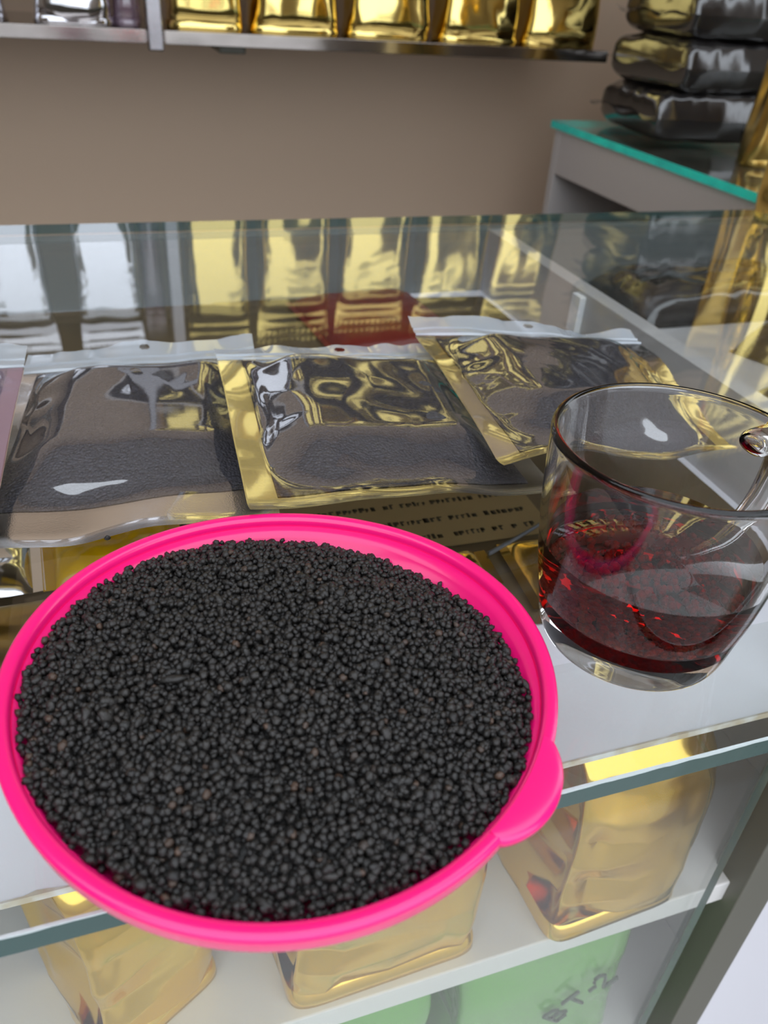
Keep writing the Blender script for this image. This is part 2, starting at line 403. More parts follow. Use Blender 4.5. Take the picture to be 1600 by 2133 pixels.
def pouch(name, loc, w, h, d, mat, label, cat, group, seed, rz=0.0, boxy=3.2, wr=0.0022, lean=0.0, prof=None, gusset=0.25, seal=True, nu=96, nv=60, waist=0.05, fold=True, crumple=0.0):
    o = thing(name, loc, label, cat, group, rz)
    prof = prof or [(0, .80), (.10, 1.0), (.40, .92), (.70, .60), (.90, .12), (.94, .05), (1.0, .04)]
    V, F = [], []
    for j in range(nv + 1):
        t = j / nv; b = d / 2 * interp(t, prof)
        a = w / 2 * (1 - waist * math.sin(math.pi * min(1, t * 1.1)) + 0.03 * (t > .9) * 0)
        n = boxy if t < .6 else boxy + (2.2 - boxy) * (t - .6) / .4
        for i in range(nu):
            th = 2 * math.pi * i / nu
            c, s = math.cos(th), math.sin(th)
            x = a * math.copysign(abs(c) ** (2 / n), c); y = b * math.copysign(abs(s) ** (2 / n), s)
            side = max(0.0, abs(c) - .75) / .25
            x *= 1 - gusset * side * side * min(1, b / (d / 2)) * min(1, t * 3) * (1 - abs(s)) * .5
            q = seed * 7.31
            damp = min(1.0, b / (d * .25))
            k1 = ridge(x * 22 + q, y * 22, t * h * 13 + q) - .45
            k2 = fb(x * 9 + q, y * 9 - q, t * h * 7, 2)
            k3 = ridge((x + t * h * .8) * 30 - q, y * 20, (t * h - x * .7) * 12) - .5
            dsp = wr * damp * (k1 * .8 + k2 * 1.6 + k3 * .6 * (.4 + side))
            if crumple and s < 0:
                zz = t * h; tri = abs(((zz / .034 + x * 9) % 1.0) * 2 - 1) - .5
                dsp -= crumple * math.exp(-((x / a + .62) / .30) ** 2) * (.5 + tri) * math.exp(-((t - .45) / .38) ** 4)
                dsp += crumple * .5 * (abs(((zz / .09 - x * 8 + seed) % 1.0) * 2 - 1) - .5) * math.exp(-((x / a + .1) / .5) ** 2) * (t > .05)
            nl = math.hypot(x / (a * a), y / (b * b + 1e-9)) or 1
            x += dsp * (x / (a * a)) / nl; y += dsp * (y / (b * b + 1e-9)) / nl
            y += lean * t * h + .012 * h * math.sin(t * 5 + q) * (1 - abs(x) / a)
            V.append((x, y, t * h * (1 - .012 * (1 - side) * (t > .95))))
    for j in range(nv):
        for i in range(nu):
            i2 = (i + 1) % nu
            F.append((j * nu + i, j * nu + i2, (j + 1) * nu + i2, (j + 1) * nu + i))
    cb = len(V); V.append((0, 0, .004))
    for i in range(nu): F.append((cb, (i + 1) % nu, i))
    ct = len(V); V.append((0, lean * h, h))
    for i in range(nu): F.append((ct, nv * nu + i, nv * nu + (i + 1) % nu))
    mk('bag_body', V, F, mat, o, local=True)
    if seal:   # crimped flat strip on top
        SV, SF = [], []
        ns = 60
        for j in range(5):
            for i in range(ns + 1):
                x = -w / 2 * .99 + w * .99 * i / ns
                yy = lean * h + .0012 * math.sin(i * 1.3 + j) * .4 + .012 * h * math.sin(5 + seed * 7.31) * (1 - abs(x) / (w / 2)) + .003 * fb(x * 12, seed, j * .1, 2)
                SV.append((x, yy, h * .975 + j * .0035))
        for j in range(4):
            for i in range(ns):
                a = j * (ns + 1) + i; SF.append((a, a + 1, a + ns + 2, a + ns + 1))
        mk('top_seal', SV, SF, mat, o, local=True)
    if fold:   # folded lip round the foot of the front
        FV, FF = [], []
        ns = 40; n = boxy
        for i in range(ns + 1):
            th = math.pi + math.pi * i / ns
            c, s = math.cos(th), math.sin(th)
            b = d / 2 * interp(.03, prof) + .0015; a = w / 2 + .0005
            x = a * math.copysign(abs(c) ** (2 / n), c); y = b * math.copysign(abs(s) ** (2 / n), s)
            for k, (dy, z) in enumerate(((.0, .0005), (-.0022, .003), (-.0014, .009), (.0012, .0125))):
                FV.append((x * (1 + .004 * (k == 1)), y + dy + .0006 * fb(x * 30, seed, k, 2), z))
        for i in range(ns):
            for k in range(3):
                a = i * 4 + k; FF.append((a, a + 1, a + 5, a + 4))
        mk('bottom_fold', FV, FF, mat, o, local=True)
    return o

SZ = 0.1068
gold_spans = [(0.140, 0.250), (0.262, 0.397), (0.410, 0.543), (0.560, 0.701), (0.712, 0.845)]
gold_lab = ['gold foil bag on the wall shelf, right beside the metal upright',
            'gold foil bag on the wall shelf, second to the right of the upright',
            'gold foil bag on the wall shelf, middle of the five gold ones',
            'gold foil bag on the wall shelf, fourth to the right of the upright',
            'gold foil bag at the wall shelf end nearest the stacked dark packs']
for i, (a, b) in enumerate(gold_spans):
    pouch('gold_foil_bag', ((a + b) / 2, 1.408, SZ), b - a, 0.27 - .01 * (i % 3), 0.082, M['gold'], gold_lab[i], 'foil bag', 'gold bags on the wall shelf', i + 1, rz=(-.05, .04, -.02, .06, -.07)[i], wr=.0028, boxy=3.6)
for i, (a, b, lb) in enumerate(((-0.035, 0.062, 'silver foil bag with bright bottom fold on the wall shelf'), (-0.175, -0.078, 'silver foil bag cut by the left picture edge on wall shelf'))):
    pouch('silver_foil_bag', ((a + b) / 2, 1.405, SZ), b - a + .01, 0.26, 0.08, M['silver'], lb, 'foil bag', 'silver bags on the wall shelf', 11 + i, rz=(.05, -.05)[i], wr=.003, boxy=3.4)
for i, (a, b) in enumerate(gold_spans):
    pouch('gold_foil_bag', ((a + b) / 2 + .006, 1.408, 0.4075), b - a, 0.27 - .012 * ((i + 1) % 3), 0.082, M['gold'], ['gold foil bag on the higher wall shelf above the metal upright', 'gold foil bag on the higher wall shelf, second from the left', 'gold foil bag on the higher wall shelf, middle of five', 'gold foil bag on the higher wall shelf, second from the right', 'gold foil bag on the higher wall shelf, nearest the dark packs'][i], 'foil bag', 'gold bags on the higher wall shelf', i + 61, rz=(.05, -.04, .03, -.05, .02)[i], wr=.0028, boxy=3.6, nu=64, nv=40)
pp = pouch('purple_pouch', (0.087, 1.415, SZ), 0.034, 0.24, 0.075, M['purple_film'], 'slim purple-tinted clear pouch left of the metal shelf upright', 'pouch', None, 15, wr=.002, nu=64, nv=40)
V, F = lathe([(0, .002), (.9, .002), (1.0, .02), (.98, .12), (.8, .16), (0, .17)], 40)
V[:, 0] *= .0135; V[:, 1] *= .030
mk('purple_contents', V, F, M['red'], pp, local=True)

# gold bags at the right edge
pouch('gold_foil_bag', (0.885 + .055, 0.99, 0.0), 0.12, 0.27, 0.07, M['gold_dull'], 'bronze-gold foil bag on the side cabinet, before the dark packs', 'foil bag', None, 21, rz=-.35, wr=.003)
pouch('gold_foil_bag', (0.678 + .068, 0.722, 0.0), 0.135, 0.28, 0.07, M['gold'], 'gold foil bag on the glass countertop at the right picture edge', 'foil bag', None, 23, rz=.05, wr=.003)

# gold bags in the counter
low = [(-0.030, 0.2330, 0.062, 'gold foil bag behind the front glass, bottom left of picture', 31, .50),
       (0.092, 0.224, 0.100, 'gold foil bag behind the front glass, below the pink bowl', 32, .03),
       (0.221, 0.218, 0.082, 'gold foil bag with crumpled corner below the tea mug', 33, .05)]
for x, y, w, lb, sd, rz in low:
    pouch('gold_foil_bag', (x, y, LSZ + .0004), w, 0.143, 0.068, M['gold_soft'], lb, 'foil bag', 'gold bags on the lower counter shelf', sd, rz=rz, boxy=9.0, wr=.0034, prof=[(0, .92), (.06, 1.0), (.5, .97), (.8, .86), (.95, .5), (1, .3)], seal=False, gusset=.5, waist=.02, nu=160, nv=110, crumple=(.0055 if sd == 33 else .0035))

# green bags below
def stroke_set(name, strokes, rad, mat, parent):
    """marker strokes as thin raised lines; one mesh"""
    V, F = [], []
    for s in strokes:
        v, f = tube(s, rad, 8); off = len(V); V += list(v); F += [tuple(i + off for i in q) for q in f]
    return mk(name, V, F, mat, parent)
gb = pouch('green_bag', (0.213, 0.232, BSZ + .0004), 0.132, 0.175, 0.072, M['green'], 'green plastic bag marked BT-2 on the bottom shelf', 'bag', 'green bags on the bottom shelf', 41, wr=.003, seal=False, boxy=4.5, fold=False, prof=[(0, .85), (.1, 1), (.6, .96), (.85, .8), (1, .35)])
pouch('green_bag', (0.075, 0.236, BSZ + .0004), 0.128, 0.168, 0.07, M['green'], 'plain green plastic bag on the bottom shelf, left of the marked one', 'bag', 'green bags on the bottom shelf', 42, wr=.004, seal=False, boxy=4.0, fold=False, prof=[(0, .85), (.1, 1), (.6, .9), (.85, .7), (1, .3)])
def txt(px, pz, pts, s=.0150, ang=math.radians(42)):
    ca, sa = math.cos(ang), math.sin(ang)
    return [(px + s * (u * ca - v * sa), 0.1945, pz + s * (u * sa + v * ca)) for u, v in pts]
st = [txt(.2205, -.3610, [(0, 0), (0, 1.2)]), txt(.2205, -.3610, [(0, 1.2), (.45, 1.15), (.6, .9), (.4, .65), (0, .6), (.5, .55), (.7, .3), (.5, .03), (0, 0)]),
      txt(.2325, -.3500, [(.35, 0), (.35, 1.2)]), txt(.2325, -.3500, [(-.1, 1.2), (.85, 1.2)]),
      txt(.2435, -.3400, [(.05, .6), (.45, .6)]),
      txt(.2490, -.3345, [(.05, .95), (.2, 1.2), (.5, 1.2), (.62, .95), (.45, .6), (.0, .02), (.8, 0.0)])]
stroke_set('marker_writing', st, .0012, M['marker'], gb)

# ------------------------------------------------------------------ things lying on the upper shelf
SH = USZ + .0003
def flat_pack(name, x0, x1, y0, y1, t, mat, label, cat, seed, rz=0.0, group=None, wr=.0012, z=SH):
    cx, cy = (x0 + x1) / 2, (y0 + y1) / 2; hw, hh = (x1 - x0) / 2, (y1 - y0) / 2
    o = thing(name, (cx, cy, z), label, cat, group, rz)
    nx, ny = 36, 28; V, F = [], []
    for side in (1, 0):
        for j in range(ny + 1):
            for i in range(nx + 1):
                u, v = 2 * i / nx - 1, 2 * j / ny - 1
                e = (1 - u ** 6) * (1 - v ** 6)
                z_ = .0004
                if side:
                    z_ = .0008 + t * e ** .6 + wr * (ridge(u * 2.2 + seed, v * 2.2, seed) * .7 + fb(u * 3, v * 3, seed, 2)) * e
                V.append((u * hw, v * hh, max(z_, .0004 if not side else .0006)))
    n1 = (nx + 1) * (ny + 1)
    for j in range(ny):
        for i in range(nx):
            a = j * (nx + 1) + i
            F.append((a, a + 1, a + nx + 2, a + nx + 1)); F.append((n1 + a, n1 + a + nx + 1, n1 + a + nx + 2, n1 + a + 1))
    mk('pack_body', V, F, mat, o, local=True)
    # seal strips at both ends
    for sg in (-1, 1):
        SV = [(sg * hw, -hh, .0006), (sg * (hw + .006), -hh, .0008), (sg * (hw + .006), hh, .0012), (sg * hw, hh, .0008)]
        mk('end_seal', SV, [(0, 1, 2, 3) if sg > 0 else (3, 2, 1, 0)], mat, o, local=True, smooth=False)
    return o
liner = thing('liner_paper', (0.0, 0.5, SH), 'brown paper sheet lining the back of the counter shelf', 'paper')
V, F = [], []
nx = 60
for j in range(13):
    for i in range(nx + 1):
        x = -0.59 + 0.955 * i / nx; y = (0.262 - .10 * (x - .19) * (x > .1)) + (0.742 - 0.262) * j / 12
        V.append((x, y, SH + .0008 + .0006 * fb(x * 20, y * 20, 0, 2)))
for j in range(12):
    for i in range(nx):
        a = j * (nx + 1) + i; F.append((a, a + 1, a + nx + 2, a + nx + 1))
mk('paper_sheet', V, F, M['kraft'], liner)
PZ = SH + .0022
# printed sheet with rows of dark print
ps = thing('printed_sheet', (0.16, 0.365, PZ), 'tan sheet with rows of dark print lying below the glass', 'paper', rz=-.02)
V, F = box_vf(-.095, .075, -.032, .055, 0, .0005)
psh = mk('sheet', V, F, M['kraft_light'], ps, local=True, smooth=False)
V, F = [], []
rng = random.Random(5)
for row, yy in enumerate((-.024, -.008, .010, .030)):
    x = -.085
    while x < .065:
        wl = rng.uniform(.0015, .0035); hgt = rng.uniform(.003, .0045)
        if rng.random() < .82:
            v, f = box_vf(x, x + wl * .5, yy, yy + hgt, .0005, .0007); off = len(V); V += v; F += [tuple(q + off for q in g) for g in f]
            v, f = box_vf(x, x + wl, yy + hgt * rng.choice((.0, .4, .8)), yy + hgt * .99, .0005, .0007); off = len(V); V += v; F += [tuple(q + off for q in g) for g in f]
        x += wl + rng.uniform(.0006, .0016)
mk('print_lines', V, F, M['ink'], psh, local=True, smooth=False)
flat_pack('gold_pack', 0.197, 0.300, 0.266, 0.322, .006, M['gold_soft'], 'flat gold foil pack lying under the glass beside the mug', 'foil pack', 3, rz=-.08, z=PZ)
flat_pack('gold_pack', 0.130, 0.178, 0.296, 0.325, .004, M['gold_soft'], 'small gold foil scrap lying under glass by the bowl rim', 'foil pack', 5, rz=-.06, z=PZ)
flat_pack('yellow_pack', -0.041, 0.020, 0.346, 0.402, .010, M['yellow'], 'bright yellow plastic pack lying under the glass, left of bowl', 'pack', 8, rz=.05, z=PZ)
flat_pack('silver_pack', -0.150, -0.052, 0.342, 0.400, .008, M['silver'], 'silver foil pack lying under the glass at left edge', 'foil pack', 9, rz=.06, z=PZ)
flat_pack('bronze_pack', -0.160, 0.010, 0.268, 0.334, .008, M['gold_dull'], 'bronze foil pack lying under the glass left of the bowl', 'foil pack', 10, rz=.03, z=PZ)
flat_pack('red_pack', 0.175, 0.290, 0.600, 0.735, .012, M['red'], 'dark red plastic pack lying under the glass near the back', 'pack', 12, rz=.1, z=PZ)
for i, (x, y, lb) in enumerate(((0.60, 0.675, 'dark pack lying under the glass right of the white partition'), (0.545, 0.405, 'dark pack lying under the glass behind the mug'), (0.668, 0.545, 'dark pack lying under the glass at the right picture edge'))):
    flat_pack('dark_pack', x - (.115, .085, .115)[i], x + (.115, .085, .115)[i], y - .06, y + .06, .03, M['black_pack'], lb, 'pack', 14 + i, rz=.2 * i, z=SH, wr=.004)
# a cord under the glass
cp = [(0.185 + .085 * k, 0.318 + .045 * k - .006 * math.sin(k * 3.1), PZ + .0025 + .004 * math.sin(k * math.pi)) for k in np.linspace(0, 1, 24)]
V, F = tube(cp, [.0013 * (1 - .6 * k) for k in np.linspace(0, 1, 24)], 8)
tag(mk('grey_cord', V, F, M['wire']), 'thin grey cord lying under the glass between bowl and mug', 'cord')

# ------------------------------------------------------------------ stack of dark packs on the side cabinet
def pillow(name, loc, L, W, T, label, seed, rz):
    o = thing(name, loc, label, 'pack', 'dark packs stacked on the side cabinet', rz)
    nx, ny = 56, 40; V, F = [], []
    for side in (1, -1):
        for j in range(ny + 1):
            for i in range(nx + 1):
                u, v = 2 * i / nx - 1, 2 * j / ny - 1
                e = max(0.0, (1 - abs(u) ** 9)) ** .40 * max(0.0, (1 - abs(v) ** 10)) ** .40
                pinch = 1 - .07 * v * v * (abs(u) > .0) * abs(u)
                z = side * T / 2 * e
                s2 = seed + 3 * side
                wr = .0045 * (ridge(u * 1.6 + s2, v * 2.6, s2) - .4 + .8 * ridge(u * 4 + s2, v * 1.2, s2 + 4) * abs(v)) * e
                V.append((u * L / 2 * (1 - .05 * (1 - e)), v * W / 2 * pinch, T / 2 + z + side * wr * (.25 if side < 0 else 1)))
    n1 = (nx + 1) * (ny + 1)
    for j in range(ny):
        for i in range(nx):
            a = j * (nx + 1) + i
            F.append((a, a + 1, a + nx + 2, a + nx + 1)); F.append((n1 + a, n1 + a + nx + 1, n1 + a + nx + 2, n1 + a + 1))
    V = np.array(V); V[:, 2] -= V[:, 2].min()
    mk('film_body', V, F, M['black_pack'], o, local=True)
    for sg in (-1, 1):
        SV, SF = [], []
        for i in range(25):
            v = 2 * i / 24 - 1
            for k in range(3):
                SV.append((sg * (L / 2 * .95 + .011 * k), v * W / 2 * (.86 + .02 * k), T / 2 + .004 * fb(v * 3, seed, k * .3 + sg, 2) + .002 * k * math.sin(v * 6 + seed)))
        for i in range(24):
            for k in range(2):
                a = i * 3 + k; SF.append((a, a + 1, a + 4, a + 3))
        mk('end_seal', SV, SF, M['black_pack'], o, local=True)
    return o
order = ['lowest', 'second from the bottom', 'third from the bottom', 'fourth from the bottom', 'fifth from the bottom', 'topmost']
z = 0.0
for i in range(6):
    T = (.068, .070, .066, .062, .064, .062)[i]
    pillow('dark_pack', (0.952 + (.00, .012, .02, .03, .02, .03)[i], 1.240 + (.0, .004, .006, .0, .006, 0)[i], z + .0006), .225, .220, T, 'shiny dark pack on the side cabinet, %s of the stack' % order[i], 50 + 3.7 * i, (-.12, .02, -.06, .05, -.03, .02)[i])
    z += T * 1.0

# ------------------------------------------------------------------ zip pouches of tea on the glass
def unproj(px, z):
    d = _r * ((px[0] - 800) / FPX) + _u * (-(px[1] - 1066.5) / FPX) + _f
    t = (z - CAM_H) / d.z
    return Vector((0, 0, CAM_H)) + d * t

def zip_pouch(name, TL, TR, BR, BL, T, label, seed, tint=None, bottom=.11, side=.065, floor_z=0.0005, curl=.004, hole=True, film=None, lift=0.0):
    TL, TR, BR, BL = [Vector(q) for q in (TL, TR, BR, BL)]
    cen = (TL + TR + BR + BL) / 4
    o = thing(name, (cen.x, cen.y, 0.0), label, 'tea pouch', 'zip pouches of tea on the counter glass')
    nrm = (BR - BL).cross(TL - BL).normalized()
    def base(u, v):
        p = BL * (1 - u) * (1 - v) + BR * u * (1 - v) + TL * (1 - u) * v + TR * u * v
        wob = curl * (fb(u * 2.2 + seed, v * 2.0, seed, 2)) * (1 - .7 * math.sin(math.pi * u) * math.sin(math.pi * v))
        p = p + nrm * (lift * max(0.0, (.5 - v) / .5) ** 2 + .0022 * max(0.0, 1 - v / .05) ** 1.5)
        return p, wob
    zip0, zip1 = .865, .925
    def dome(u, v):
        a = (u - side) / (1 - 2 * side); b = (v - bottom) / (zip0 - bottom)
        wv = .025 * fb(v * 5, seed, 1.5, 2); a = (a + wv * (1 - 2 * a))
        if a <= 0 or a >= 1 or b <= 0 or b >= 1: return 0.0
        fa = min(1.0, min(a, 1 - a) / .22); fbv = min(1.0, b / .30, (1 - b) / .17)
        fa = fa * fa * (3 - 2 * fa) * .6 + .4 * math.sin(fa * math.pi / 2); fbv = fbv * fbv * (3 - 2 * fbv)
        return fa * fbv
    def sheet(nu, nv, u0, u1, v0, v1, fn):
        V = []
        for j in range(nv + 1):
            for i in range(nu + 1):
                u = u0 + (u1 - u0) * i / nu; v = v0 + (v1 - v0) * j / nv
                p, wob = base(u, v); q = p + nrm * (wob + fn(u, v))
                V.append([q.x, q.y, max(q.z, floor_z + max(0.0, fn(u, v)))])
        F = []
        for j in range(nv):
            for i in range(nu):
                a = j * (nu + 1) + i; F.append((a, a + 1, a + nu + 2, a + nu + 1))
        return V, F
    W_ = (BR - BL).length; L_ = (TL - BL).length
    # foil back
    V, F = sheet(60, 70, 0, 1, 0, zip0 + .005, lambda u, v: 0.0)
    mk('foil_back', V, F, M['seal'], o)
    # packed tea: a closed cushion
    def fillh(u, v): return .0003 + T * dome(u, v) + .0006 * dome(u, v) * fb(u * 9, v * 12, seed, 2)
    V, F = sheet(70, 90, side * .9, 1 - side * .9, bottom * .96, zip0 * 1.0, fillh)
    V2, F2 = sheet(70, 90, side * .9, 1 - side * .9, bottom * .96, zip0 * 1.0, lambda u, v: .0002)
    off = len(V); V += V2; F += [tuple(i + off for i in f[::-1]) for f in F2]
    mk('tea_filling', V, F, M['fill'], o)
    # clear front film with creases
    def filmh(u, v):
        h = dome(u, v); x, y = u * W_, v * L_
        edge = 1 - h ** 3
        cre = (ridge(x * 17 + seed, y * 9, seed) - .35) * .0017 * (.3 + edge) * (h > 0) + \
              (ridge((x + y * .6) * 26 + seed, (y - x * .5) * 11, seed + 5) - .4) * .0011 * edge * (h > 0) + \
              fb(x * 13, y * 8 + seed, 2.2, 3) * .0016 * (h > 0)
        return .0007 + T * h + max(-.0001, .0007 * h + cre * min(1, h * 5))
    V, F = sheet(110, 130, 0.003, .997, 0.003, zip0 + .003, filmh)
    mk('clear_film', V, F, film or M['film'], o)
    # milky zip strip with three ribs
    def ziph(u, v):
        t = (v - zip0) / (zip1 - zip0)
        return .0008 + .0009 * max(0, math.sin(t * math.pi * 3)) ** 2 + .002 * max(0, fb(u * 4, seed + 3, 0, 2)) * math.sin(math.pi * t)
    V, F = sheet(60, 24, 0, 1, zip0, zip1, ziph)
    mk('zip_strip', V, F, M['flap'], o)
    # flap above the zip, wavy, with a punched hang hole
    nu, nv = 140, 14
    def flaph(u, v):
        t = (v - zip1) / (1 - zip1)
        return .0008 + t * (.0035 * max(-.2, fb(u * 6 + seed, seed, 0, 2)) + .003 * math.exp(-((u - .5) / .12) ** 2))
    V, F = sheet(nu, nv, 0, 1, zip1, 1.0, flaph)
    if hole:
        P = np.array(V).reshape(nv + 1, nu + 1, 3)
        keep = []
        hu, hv = .021, .20
        for f in F:
            j, i = divmod(f[0], nu + 1)
            uu, tt = (i + .5) / nu - .5, (j + .5) / nv - .55
            if (uu / hu) ** 2 + (tt / hv) ** 2 < 1: continue
            keep.append(f)
        F = keep
    mk('top_flap', V, F, M['flap'], o)
    return o

zip_pouch('tea_pouch', (-.0436, .4743, .003), (.0865, .4814, .003), (.0600, .2790, .003), (-.0640, .2830, .003), .009,
          'clear zip pouch of black tea lying flat, left of the raised pouch', 2.0, bottom=.14)
zip_pouch('tea_pouch', unproj((445, 725), .017), unproj((935, 728), .006), unproj((1168, 1050), .012), unproj((520, 1076), .0335), .010,
          'middle zip pouch of tea, lower corner propped on the pink bowl', 5.3, bottom=.075, side=.10, lift=.003)
zip_pouch('tea_pouch', unproj((848, 664), .024), unproj((1312, 690), .006), unproj((1545, 935), .006), unproj((1050, 970), .030), .010,
          'rightmost zip pouch of tea, its corner curling up behind the mug', 8.8, bottom=.05, curl=.006, side=.085)
zip_pouch('tea_pouch', (-.172, .430, .022), unproj((57, 719), .022), (-.0500, .2590, .018), (-.182, .252, .018), .012,
          'purple-tinted zip pouch cut by the left picture edge', 11.1, bottom=.06, film=M['purple_film'])

# ------------------------------------------------------------------ pink bowl
BC = np.array([0.03664, 0.16603]); BZ = 0.033
def bowl_r(a, z):
    return 1.0 + ((.00083 * math.cos(3 * a) + .00083 * math.sin(3 * a)) / .0785) * max(0.0, min(1.0, z / BZ))
bowl = thing('plastic_bowl', (BC[0], BC[1], 0.0), 'hot pink plastic bowl heaped with black tea granules', 'bowl')
prof = [(0, .0006), (.036, .0006), (.0405, .0012), (.0445, .0030), (.052, .0080), (.062, .0155), (.0705, .0222), (.0733, .0262),
        (.0744, .0290), (.0736, .0302), (.0716, .0262), (.0690, .0236), (.060, .0180), (.050, .0105), (.043, .0052), (.035, .0026), (0, .0026)]
V, F = lathe(prof, 128, bowl_r); V += np.array([BC[0], BC[1], 0]); mk('bowl_body', V, F, M['pink'], bowl)
R0 = .0785
prof = [(R0 - .0045, .0288), (R0 - .0045, .0304), (R0 - .0043, .0320), (R0 - .0037, .0329), (R0 - .0028, .0332), (R0 - .0014, .0333), (R0 - .0006, .0331), (R0 - .0001, .0326), (R0 + .0001, .0318),
        (R0 - .0002, .0300), (R0 - .0008, .0272), (R0 - .0012, .0254), (R0 - .0015, .0249), (R0 - .0020, .0249), (R0 - .0023, .0254), (R0 - .0021, .0284), (R0 - .0030, .0290), (R0 - .0045, .0288)]
V, F = lathe(prof, 160, bowl_r); V += np.array([BC[0], BC[1], 0]); mk('rim', V, F, M['pink'], bowl)
# lifting tab
V, F = [], []
a0, a1 = math.radians(-63), math.radians(-36.5)
na, nr = 40, 10
for lev in (0, 1):
    for i in range(na + 1):
        k = i / na; a = a0 + (a1 - a0) * k
        ri = R0 * bowl_r(a, BZ) - .0030
        bul = .0060 * max(0.0, math.sin(math.pi * k)) ** .7 + .0028
        for j in range(nr + 1):
            t = j / nr; r = ri + bul * t
            edge = math.sqrt(max(0.0, 1 - t ** 6))
            zz = ((.0335 - .0007 * t * t) if lev else .0333 - .0030) - (.0010 * (1 - edge) if lev else 0)
            V.append((BC[0] + r * math.cos(a), BC[1] + r * math.sin(a), zz))
n1 = (na + 1) * (nr + 1)
for i in range(na):
    for j in range(nr):
        a = i * (nr + 1) + j
        F.append((n1 + a, n1 + a + nr + 1, n1 + a + nr + 2, n1 + a + 1)); F.append((a, a + 1, a + nr + 2, a + nr + 1))
    a = i * (nr + 1) + nr
    F.append((a, n1 + a, n1 + a + nr + 1, a + nr + 1))
mk('lifting_tab', V, F, M['pink'], bowl)

# ------------------------------------------------------------------ tea granules
def ico(sub):
    bm = bmesh.new(); bmesh.ops.create_icosphere(bm, subdivisions=sub, radius=1.0)
    bm.verts.ensure_lookup_table()
    V = np.array([v.co[:] for v in bm.verts]); F = np.array([[v.index for v in f.verts] for f in bm.faces]); bm.free()
    return V, F

def grains(name, P, S, mat, seed, parent=None, origin=None, sub=2, elong=(.85, 1.25)):
    rs = np.random.RandomState(seed); bV, bF = ico(sub)
    variants = []
    for k in range(16):
        d = np.array([1 + .34 * noise.noise(Vector(v * 1.9) + Vector((k * 5.1, 0, 0))) + .26 * noise.noise(Vector(v * 4.3) + Vector((0, k * 3.3, 0))) for v in bV])
        variants.append(bV * d[:, None])
    n = len(P); nv, nf = len(bV), len(bF)
    out = np.empty((n, nv, 3)); vi = rs.randint(0, 16, n)
    q = rs.normal(size=(n, 4)); q /= np.linalg.norm(q, axis=1)[:, None]
    w, x, y, z = q.T
    R = np.stack([np.stack([1 - 2 * (y * y + z * z), 2 * (x * y - z * w), 2 * (x * z + y * w)], -1),
                  np.stack([2 * (x * y + z * w), 1 - 2 * (x * x + z * z), 2 * (y * z - x * w)], -1),
                  np.stack([2 * (x * z - y * w), 2 * (y * z + x * w), 1 - 2 * (x * x + y * y)], -1)], 1)
    sc = S[:, None] * np.stack([rs.uniform(*elong, n), rs.uniform(.75, 1.1, n), rs.uniform(.75, 1.1, n)], -1)
    sc[:, 0] *= np.where(rs.rand(n) < .02, 2.0, 1.0)
    for i in range(n):
        out[i] = (variants[vi[i]] * sc[i]) @ R[i].T + P[i]
    Vv = out.reshape(-1, 3)
    if origin is None: origin = np.array([P[:, 0].mean(), P[:, 1].mean(), P[:, 2].min()])
    Vv = Vv - np.array(origin)
    Fv = (bF[None] + (np.arange(n) * nv)[:, None, None]).reshape(-1, 3)
    me = bpy.data.meshes.new(name)
    me.vertices.add(len(Vv)); me.vertices.foreach_set('co', Vv.ravel())
    me.loops.add(len(Fv) * 3); me.loops.foreach_set('vertex_index', Fv.ravel().astype(np.int32))
    me.polygons.add(len(Fv)); me.polygons.foreach_set('loop_start', np.arange(0, len(Fv) * 3, 3, dtype=np.int32))
    me.polygons.foreach_set('use_smooth', np.ones(len(Fv), dtype=bool))
    me.update(calc_edges=True)
    at = me.attributes.new('grain', 'FLOAT', 'POINT'); g = rs.rand(n); at.data.foreach_set('value', np.repeat(g, nv).astype(np.float32))
    me.materials.append(mat)
    o = bpy.data.objects.new(name, me); col.objects.link(o); o.location = (origin[0], origin[1], origin[2] + ZT)
    return o

def heap_z(x, y):
    """height of the heap over the glass at offset x, y from the bowl centre"""
    r = math.hypot(x, y); a = math.atan2(y, x)
    R = .0735
    low = .0075 * max(0.0, math.cos(a - math.radians(38))) ** 1.5 + .0012 * max(0.0, math.sin(a))      # lower at the back right
    h = .0288 + .0125 * max(0.0, 1 - (r / R) ** 2) ** .9 - low * (r / R) ** 3
    h += .0016 * fb((x + 1) * 38, (y + 1) * 38, 0.5, 2) * min(1, (R - r) / .015 + .2)
    h += .0009 * fb((x + 2) * 130, (y + 1) * 130, 3.5, 2) * min(1, max(0, R - r) / .006)
    return h
rs = np.random.RandomState(11)
P, S = [], []
def lay(sp, dz, smin, smax, jit):
    nrow = int(.16 / (sp * .866))
    for j in range(nrow):
        for i in range(int(.16 / sp) + 1):
            x = -.08 + i * sp + (j % 2) * sp / 2 + rs.normal(0, jit); y = -.08 + j * sp * .866 + rs.normal(0, jit)
            a = math.atan2(y, x); hz = heap_z(x, y); lim = (.0690 + min(.0047, max(-.008, (hz - .0236)) * .76)) * bowl_r(a, BZ) - .0006 - (.0 if dz > -.001 else .001)
            if math.hypot(x, y) > lim: continue
            P.append((BC[0] + x, BC[1] + y, heap_z(x, y) + dz + rs.normal(0, .00035 if dz < 0 else .00055))); S.append(rs.uniform(smin, smax) * (1.25 if rs.rand() < .06 else 1))
lay(.0020, -.0016, .0010, .0014, .0004)
nlow = len(P)
lay(.00215, 0.0, .00084, .00128, .00055)
k = int(.16 * len(P) / 2)
idx = rs.choice(len(P), k, replace=False)
